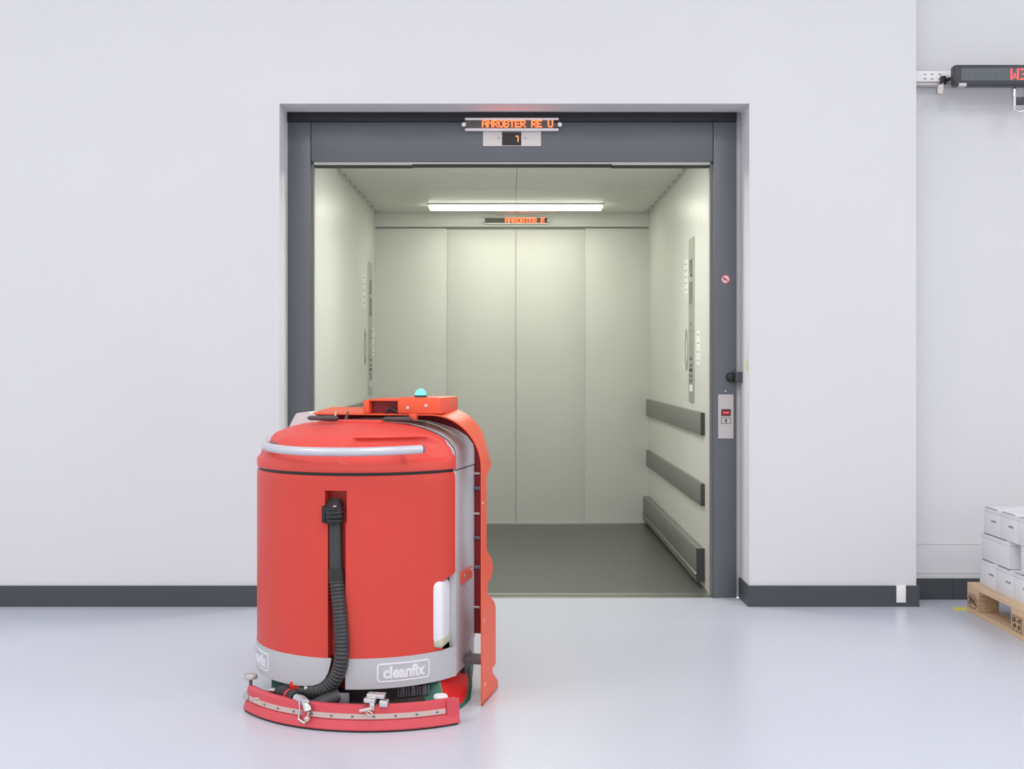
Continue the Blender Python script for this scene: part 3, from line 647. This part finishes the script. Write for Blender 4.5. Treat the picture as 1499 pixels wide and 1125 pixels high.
right = side+arc; full = right+[(0.15, ztop, 0.13), (0, ztop, 0.13), (-0.15, ztop, 0.13)]+[(LX(x), z, f) for x, z, f in right[::-1]]
SXL = -0.345
b = NB(); loops = []
def shell_in(x, z, d):     # offset towards the inside of the arch
    if z <= zc or x < -0.1: return (x-d*(1 if x > 0 else -1), z-(d if z > 0.95 else 0))
    cx = (SX-rx)*(1 if x > 0 else -1)
    if abs(x) <= SX-rx: return (x, z-d)
    v = Vector((x-cx, z-zc)); L_ = v.length; v *= (L_-d)/L_; return (cx+v.x, zc+v.y)
for x, z, f in full:
    rise = 0.06 if z > zc else 0; k_ = sstep(zc, ztop, z)
    xi, zi = shell_in(x, z, 0.005)
    loops.append([b.verts.new((x, SY0, z)), b.verts.new((x, f, z+0.06*k_*(f-SY0))), b.verts.new((xi, f, zi+0.06*k_*(f-SY0))), b.verts.new((xi, SY0, zi))])
for a, c_ in zip(loops, loops[1:]):
    for k in range(4): b.faces.new((a[k], a[(k+1) % 4], c_[(k+1) % 4], c_[k]))
b.faces.new(loops[0]); b.faces.new(loops[-1][::-1])
shell = obj('outer_shell', b, 'orange', rb, 35)
# plate inside the shell, its shade put into the dark red colour
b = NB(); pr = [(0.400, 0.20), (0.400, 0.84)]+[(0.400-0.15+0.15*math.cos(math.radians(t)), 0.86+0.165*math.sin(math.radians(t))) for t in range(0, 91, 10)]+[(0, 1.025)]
prism(b, pr+[(-x*0.85, z) for x, z in pr[::-1] if x > 0], 'Y', Y2+0.001, Y2+0.007); obj('inner_plate', b, 'shaded_red', rb)

b = NB(); box(b, HW+0.001, SX-0.008, -0.03, 0.04, 0.125, 0.150, bev=0.004); obj('lower_arm', b, 'grey_part', rb, 40)
for z, r_ in ((0.80, .006), (0.745, 0.009), (0.65, 0.006), (0.45, .009), (0.30, 0.006), (0.56, .008)):
    b = NB(); cyl(b, (HW-0.01, 0.134, z), (0.396, 0.134, z), r_*0.8, 10); obj('spacer_bolt', b, 'grey_part' if r_ > .007 else 'bolt', rb, 40)
# front cowl
b = NB(); box(b, -0.33, 0.33, Y2+0.02, 0.40, 0.10, 0.985, bev=0.06, seg=5); obj('front_cowl', b, 'orange', rb, 50)
# rivets on shell, side and housing
def rivet(p, d, r_=0.005, m='bolt', par=None):
    b = NB(); d = Vector(d).normalized(); tube(b, [p, p+d*0.002, p+d*0.0035], [r_, r_, r_*0.5], 10); obj('rivet', b, m, par or rb, 50)
for px, py in ((706.5, 736), (708.5, 908), (709.5, 1001)): l = ly_of(px); rivet(Vector((SX, l, z_of(py, l))), (1, 0, 0), 0.006, par=shell)
def sidept(px, py):
    t = (px-749.5)/F; l = ((RC.x+cT*HW) - (RC.y-sT*HW)*t)/(cT*t-sT); Yw = RC.y-sT*HW+cT*l; return Vector((HW, l, H-(py-536)/F*Yw))
for px, py in ((679.4, 678), (682, 756), (683, 857), (682.5, 925.5)): rivet(sidept(px, py), (1, 0, 0), 0.005)
a, c_ = sidept(674, 855), sidept(688.5, 828)
b = NB(); box(b, HW, HW+0.008, a.y, c_.y, a.z, c_.z, bev=0.002); pt_ = obj('cover_plate', b, 'orange', rb, 40)
rivet(Vector((HW+0.008, a.y+0.03, c_.z-0.015)), (1, 0, 0), 0.006, par=pt_); rivet(Vector((HW+0.008, c_.y-0.02, c_.z-0.008)), (1, 0, 0), 0.006, par=pt_)
# --- sensor housing
hx0, hxm, hxr, hx1 = 0.026, 0.049, 0.155, 0.316; HY0, HY1 = SY0-0.004, 0.12; HT = 1.089
b = NB()
box(b, hxr, hx1, HY0, HY1, 1.031, HT, bev=0.005)
box(b, hx0, hxm, HY0, HY1, 1.031, 1.0785, bev=0.004)
box(b, hxm-0.003, hxr+0.004, HY0+0.002, HY1, 1.0755, 1.0825, bev=0.002)
box(b, hx0, hx1, HY1-0.006, HY1, 1.031, 1.078)
sh = obj('sensor_housing', b, 'orange', rb, 35)
b = NB(); box(b, hxm, hxr, HY0+0.03, HY1-0.008, 1.033, 1.075); obj('housing_inside', b, 'shaded_red', sh)
for px, py in ((596, 597), (624.5, 593.5)): p = loc(px, py, 4.385); p.y = HY0; rivet(p, (0, -1, 0), 0.006, par=sh)
p = loc(604, 608, 4.39); b = NB(); box(b, p.x-0.014, p.x+0.014, SY0-0.002, SY0+0.02, 1.008, 1.033, bev=0.002); obj('mounting_tab', b, 'orange', sh, 40)
p = loc(614.5, 579, 4.40); bc = NB(); lathe(bc, [(0.022, 0), (0.022, 0.008)], (p.x, p.y+0.012, HT)); bcn = obj('beacon', bc, 'beacon_base', rb, 40)
bc = NB(); lathe(bc, [(0.0215*math.cos(math.radians(t)), 0.008+0.0235*math.sin(math.radians(t))) for t in (0, 15, 30, 45, 60, 72, 82, 88)], (p.x, p.y+0.012, HT)); obj('beacon_dome', bc, 'beacon', bcn, 60)
# --- suction hose in the groove
hc = [loc(490.5, 746, 4.185), loc(491, 770, 4.172), loc(491.5, 800, 4.168), loc(492, 832, 4.165)]
b = NB(); pts = spline(hc, 6); tube(b, pts, 0.0225, 20); hs = obj('suction_hose', b, 'hose', rb, 50)
b = NB(); p = loc(490.5, 751, 4.168)
tube(b, [p+Vector((0, 0.03, 0.026)), p+Vector((0, 0.0, 0.028)), p+Vector((0, -0.012, 0.016)), p+Vector((0, -0.008, -0.012)), p+Vector((0, -0.004, -0.030))], [0.020, 0.028, 0.032, 0.032, 0.028], 20)
box(b, p.x-0.038, p.x-0.024, p.y-0.03, p.y+0.03, p.z-0.03, p.z+0.028, bev=0.004); obj('hose_elbow', b, 'black', hs, 40)
b = NB()
for dz in (0.008, -0.006, -0.02): tube(b, [p+Vector((0.004, -0.014, dz+0.002)), p+Vector((0.004, -0.014, dz-0.002))], 0.031, 20)
obj('elbow_ring', b, 'hose', hs, 40)
b = NB(); p = loc(490, 741.5, 4.13); lathe(b, [(0.006, 0), (0.006, 0.003), (0.003, 0.005)], p, 10); obj('elbow_screw', b, 'bolt', hs, 40)
b = NB(); pts = spline([loc(492, 832, 4.165), loc(493, 851, 4.158)], 4); tube(b, pts, 0.0265, 20); obj('hose_cuff', b, 'black', hs, 50)
cor = spline([loc(493, 850, 4.156), loc(495.5, 875, 4.150), loc(498, 900, 4.145), loc(500, 930, 4.14), loc(500, 958, 4.135), loc(497, 978, 4.14), loc(488, 997, 4.15), loc(472, 1010, 4.17), loc(452, 1012, 4.20), loc(438, 1010, 4.23)], 22)
rs = []; acc = 0; last = cor[0]
for p in cor:
    acc += (p-last).length; last = p; rs.append(0.0245+0.0022*math.sin(acc*2*math.pi/0.0125))
b = NB(); tube(b, cor, rs, 20); obj('corrugated_hose', b, 'hose', hs, 60)
# --- underside
b = NB(); lathe(b, [(0.30, 0.045), (0.335, 0.05), (0.335, 0.10), (0.30, 0.115), (0.30, 0.20)], (0, 0.0, 0), 48); 
b2 = [v for v in b.verts if v.co.y > 0.16]
bmesh.ops.delete(b, geom=b2, context='VERTS'); obj('brush_deck', b, 'black', rb, 40)
b = NB()
for k, px in enumerate((512, 535, 590, 604, 622)):
    p = loc(px, 1010, 4.25); cyl(b, p+Vector((0, 0, -0.012)), p+Vector((0, 0, 0.02)), 0.006, 10)
for k in range(14):
    p = loc(575+k*4, 1014-k*0.4, 4.25); tube(b, [p+Vector((0, 0, -0.016)), p+Vector((0, 0, 0.016))], 0.0035, 8)
obj('deck_ribs', b, 'grey_part', rb, 40)
# wheels
def wheel(lx, ly, s, yaw, r_=0.13, tm='green', hm='hub'):
    wb_ = NB()
    lathe(wb_, [(r_*0.7, 0.0), (r_-0.012, 0.0), (r_, -0.006), (r_, -0.052), (r_-0.01, -0.06), (r_*0.7, -0.06)], (0, 0, 0), 40, 'X')
    for k in range(56):
        t = 2*math.pi*k/56; mx = Matrix.Rotation(t, 4, 'X') @ Matrix.Translation((0, 0, r_))
        box(wb_, -0.050, -0.008, -0.004, 0.004, -0.004, 0.003, mx=mx)
    mxw = Matrix.Translation((lx, ly, r_+0.004)) @ Matrix.Rotation(-yaw, 4, 'Z') @ Matrix.Scale(s, 4, (1, 0, 0))
    wb_.transform(mxw); tyre = obj('wheel', wb_, tm, rb, 40)
    h = NB(); lathe(h, [(r_*0.75, 0.0), (r_*0.78, 0.003), (0.02, 0.004)], (0, 0, 0), 36, 'X'); h.transform(mxw); obj('hub', h, hm, tyre, 40)
wheel(0.372, 0.06, 1, 0, 0.085, 'hose', 'grey_part')
def guard():
    T0, T1, Bm = Vector((0.328, -0.200, 0.108)), Vector((0.368, 0.050, 0.108)), Vector((0.392, -0.150, 0.012)); Tm = (T0+T1)/2
    n = 28; out = []
    for k in range(n+1):
        t = k/n; u = abs(2*t-1); h = (1-u**16)**(1/16) if t < 0.5 else (1-u**2.2)**(1/2.2); out.append((T0.lerp(T1, t), h))
    pt = lambda k, sc=1.0: out[k][0]+(Bm-Tm)*out[k][1]*sc
    g = NB()
    for k in range(n):
        q4(g, out[k][0], out[k+1][0], pt(k+1), pt(k)); q4(g, out[k][0]-Vector((.004, 0, 0)), out[k+1][0]-Vector((.004, 0, 0)), pt(k+1)-Vector((.004, 0, 0)), pt(k)-Vector((.004, 0, 0)))
    gd = obj('brush_guard', g, 'hub', rb, 30)
    g = NB(); nrm = Vector((1, -0.15, 0.3)).normalized(); ctr = Tm; rg = []
    for k in range(n+1):
        p = pt(k); d = (p-ctr); d.x = 0; d.normalize(); wd = 0.010+0.048*sstep(0.35, 0.75, k/n)
        rg.append([g.verts.new(p+Vector((0.003, 0, 0))), g.verts.new(p+d*wd*0.6+Vector((0.006, 0, 0))), g.verts.new(p+d*wd+Vector((0.0, 0, 0))), g.verts.new(p+d*wd+Vector((-0.06, 0, 0))), g.verts.new(p+Vector((-0.06, 0, 0)))])
    for v in [v for r_ in rg for v in r_]: v.co.z = min(0.1085, max(v.co.z, 0.002))
    for a, c_ in zip(rg, rg[1:]):
        for k in range(5): g.faces.new((a[k], a[(k+1) % 5], c_[(k+1) % 5], c_[k]))
    g.faces.new(rg[0]); g.faces.new(rg[-1][::-1]); bmesh.ops.remove_doubles(g, verts=g.verts, dist=1e-5)
    br = obj('bristle_skirt', g, 'green', gd, 40)
    g = NB(); tube(g, [pt(k)+Vector((0.003, 0, 0)) for k in range(0, 13)], 0.0035, 8); obj('pale_edge', g, 'green_l', gd, 40)
guard()
p = loc(408, 1000, 4.38); b = NB(); box(b, p.x-0.03, p.x+0.035, p.y, p.y+0.10, 0.03, 0.15, bev=0.006); obj('bristle_skirt', b, 'green', rb, 40)
# left red mount, chrome pipe, sleeve
b = NB(); p = loc(434, 1006, 4.22); box(b, p.x-0.022, p.x+0.022, p.y-0.012, p.y+0.03, p.z-0.018, p.z+0.022, bev=0.003); obj('red_mount', b, 'hub', rb, 40)
b = NB(); cyl(b, loc(446, 1007, 4.19), loc(451, 1007, 4.19), 0.009); obj('white_spacer', b, 'bolt', rb, 40)
sp = [loc(386, 1018, 4.29), loc(394, 1012, 4.27), loc(408, 1011, 4.23)]
b = NB(); tube(b, spline(sp, 4), 0.0125, 16); pipe = obj('chrome_pipe', b, 'chrome', rb, 50)
b = NB(); tube(b, spline([loc(409, 1011, 4.23), loc(420, 1015, 4.19), loc(434, 1022, 4.14)], 4), 0.0205, 18); obj('rubber_sleeve', b, 'black', pipe, 50)
for q, m in ((0.25, 'hose'), (0.9, 'hose'), (0.62, 'hub')):
    a, c_ = loc(409, 1011, 4.23), loc(434, 1022, 4.14); p = a.lerp(c_, q); d = (c_-a).normalized(); b = NB(); cyl(b, p-d*0.005, p+d*0.005, 0.0222, 18); obj('sleeve_band', b, m, pipe, 40)
b = NB(); tube(b, spline([loc(434, 1021, 4.125), loc(443, 1024, 4.095), loc(449, 1031, 4.066), loc(451, 1041, 4.052)], 5), 0.0140, 16); obj('pipe_bend', b, 'chrome', pipe, 50)
b = NB(); tube(b, spline([loc(498, 1018, 4.14), loc(478, 1026, 4.13), loc(462, 1034, 4.12), loc(448, 1038, 4.12)], 5), [0.026]*16, 18); obj('squeegee_hose', b, 'hose', rb, 50)
b = NB(); a, c_ = loc(502, 1034, 4.12), loc(497, 1012, 4.14); box(b, min(a.x, c_.x), max(a.x, c_.x)+0.02, a.y-0.006, a.y+0.01, a.z-0.005, c_.z, bev=0.002); obj('strut', b, 'grey_part', rb, 40)
# --- squeegee
SC = Vector((0.0549, 0.0209, 0)); SR = 0.5216; SA = math.radians(47)
def SP(a, r, z): return SC+Vector((r*math.sin(a), -r*math.cos(a), z))
def arc_bar(b, a0, a1, prof_, n=44):
    rings = [[b.verts.new(SP(a0+(a1-a0)*k/n, r, z)) for r, z in prof_] for k in range(n+1)]; m_ = len(prof_)
    for u, v in zip(rings, rings[1:]):
        for k in range(m_): b.faces.new((u[k], u[(k+1) % m_], v[(k+1) % m_], v[k]))
    b.faces.new(rings[0][::-1]); b.faces.new(rings[-1])
b = NB(); arc_bar(b, -SA, SA, [(SR-0.004, 0.022), (SR, 0.026), (SR-0.001, 0.062), (SR-0.004, 0.082), (SR-0.010, 0.085), (SR-0.028, 0.085), (SR-0.034, 0.080), (SR-0.030, 0.030)])
sq = obj('squeegee', b, 'squeegee', rb, 40)
b = NB(); arc_bar(b, -SA, SA, [(SR+0.010, 0.006), (SR+0.012, 0.010), (SR+0.003, 0.038), (SR-0.002, 0.038), (SR-0.006, 0.006)]); obj('rear_blade', b, 'squeegee', sq, 40)
b = NB(); arc_bar(b, -SA, SA, [(SR-0.055, 0.001), (SR-0.050, 0.001), (SR-0.035, 0.045), (SR-0.040, 0.045)]); obj('front_blade', b, 'squeegee', sq, 40)
b = NB(); arc_bar(b, -SA*0.98, SA*0.98, [(SR+0.006, 0.0005), (SR+0.009, 0.0005), (SR+0.011, 0.006), (SR-0.006, 0.006)]); obj('blade_edge', b, 'black', sq, 40)
b = NB(); arc_bar(b, -SA*0.93, SA*0.88, [(SR, 0.043), (SR+0.0035, 0.043), (SR+0.0030, 0.0595), (SR-0.001, 0.0595)]); strp = obj('strap', b, 'strap', sq, 40)
for f in [-0.84+0.165*k for k in range(11)]:
    b = NB(); a = SA*f; arc_bar(b, a-0.008, a+0.008, [(SR+0.003, 0.048), (SR+0.0045, 0.048), (SR+0.0042, 0.054), (SR+0.003, 0.054)], 3); obj('strap_slot', b, 'grey_part', strp)
b = NB(); arc_bar(b, SA*0.89, SA*1.0, [(SR-0.002, 0.022), (SR+0.006, 0.022), (SR+0.005, 0.088), (SR-0.002, 0.088)], 6); obj('end_block', b, 'squeegee', sq, 40)
# end rollers
def knob(p, r_, h, m, par, stem=0):
    b = NB(); pr_ = [(r_*0.85, 0), (r_, 0.003), (r_, h-0.005), (r_*0.85, h), (r_*0.3, h+0.001)]
    lathe(b, pr_, p, 24); k_ = obj('roller', b, m, par, 40)
    if stem: b = NB(); cyl(b, p+Vector((0, 0, -stem)), p, 0.006, 12); obj('roller_stem', b, 'grey_part', k_, 40)
p = loc(645, 1027, 4.20); knob(Vector((p.x, p.y, 0.0655)), 0.025, 0.014, 'white_metal', sq, 0.02)
p = loc(367, 994, 4.34); knob(Vector((p.x, p.y, 0.098)), 0.024, 0.018, 'steel_m', sq, 0.03)
b = NB(); lathe(b, [(0.010, 0.0), (0.014, -0.003), (0.012, -0.012)], SP(-SA*0.97, SR+0.004, 0.055), 14, 'Y'); obj('strap_bolt', b, 'steel_m', sq, 40)
# wing clamp, middle
def clamp(px, py, Y):
    p = loc(px, py, Y); b = NB()
    box(b, p.x-0.042, p.x+0.020, p.y, p.y+0.03, p.z-0.004, p.z+0.012, bev=0.004); box(b, p.x-0.045, p.x-0.005, p.y-0.022, p.y+0.012, p.z-0.014, p.z+0.002, bev=0.004)
    box(b, p.x+0.004, p.x+0.034, p.y-0.010, p.y+0.02, p.z-0.028, p.z-0.006, bev=0.005); box(b, p.x-0.026, p.x-0.008, p.y-0.018, p.y+0.01, p.z-0.040, p.z-0.010, bev=0.004)
    c = obj('clamp', b, 'chrome', sq, 40)
    b = NB(); cyl(b, p+Vector((-0.055, -0.03, -0.038)), p+Vector((-0.015, -0.02, -0.030)), 0.006, 12); obj('clamp_pin', b, 'bolt', c, 40)
    b = NB(); tube(b, spline([p+Vector((-0.04, -0.025, -0.036)), p+Vector((-0.026, -0.03, -0.046)), p+Vector((-0.014, -0.03, -0.050)), p+Vector((-0.012, -0.03, -0.043)), p+Vector((-0.03, -0.03, -0.034))], 5), 0.0022, 8); obj('cotter_ring', b, 'bolt', c, 40)
clamp(554, 1021, 4.045)
p = loc(392, 1022, 4.22); b = NB(); tube(b, [p+Vector((-0.02, -.01, -0.004)), p+Vector((0.02, -0.01, 0.004))], 0.008, 12); c2 = obj('clamp', b, 'bolt', sq, 40)
b = NB(); tube(b, spline([p+Vector((-0.016, -0.012, -0.002)), p+Vector((-0.035, -0.016, 0.004)), p+Vector((-0.045, -0.016, -0.004)), p+Vector((-0.032, -0.016, -0.010)), p+Vector((-0.014, -0.012, -0.006))], 5), 0.0022, 8); obj('cotter_ring', b, 'bolt', c2, 40)
# square buckle on the squeegee
ab = None
for k in range(-100, 101):
    a = k/100*SA; v = SP(a, SR+0.01, 0); X = RC.x+cT*v.x+sT*v.y; Yw = RC.y-sT*v.x+cT*v.y
    if ab is None or abs(749.5+F*X/Yw-446) < ab[0]: ab = (abs(749.5+F*X/Yw-446), a)
a = ab[1]; q = lambda da, dz, dr=0.012: SP(a+da/SR, SR+dr, dz)
b = NB(); tube(b, [q(-0.018, 0.096), q(0.014, 0.098)], 0.0035, 10); tube(b, [q(-0.020, 0.098), q(-0.018, 0.060), q(-0.024, 0.030)], 0.0035, 10); tube(b, [q(0.014, 0.098), q(0.016, 0.060), q(0.008, 0.036)], 0.0035, 10)
tube(b, [q(-0.024, 0.032), q(0.0, 0.020), q(0.010, 0.036)], 0.004, 10); bk = obj('buckle', b, 'chrome', sq, 50)
b = NB(); lathe(b, [(0.004, 0.012), (0.009, 0.0), (0.009, -0.012), (0.004, -0.016)], q(0.012, 0.038, 0.012), 14, 'Y'); obj('buckle_bolt', b, 'strap', bk, 40)
b = NB(); box(b, -0.010, 0.010, -0.006, 0.004, -0.03, 0.03, bev=0.002, mx=Matrix.Translation(q(0.0, 0.048, 0.006)) @ Matrix.Rotation(a, 4, 'Z')); obj('buckle_plate', b, 'squeegee', bk, 40)
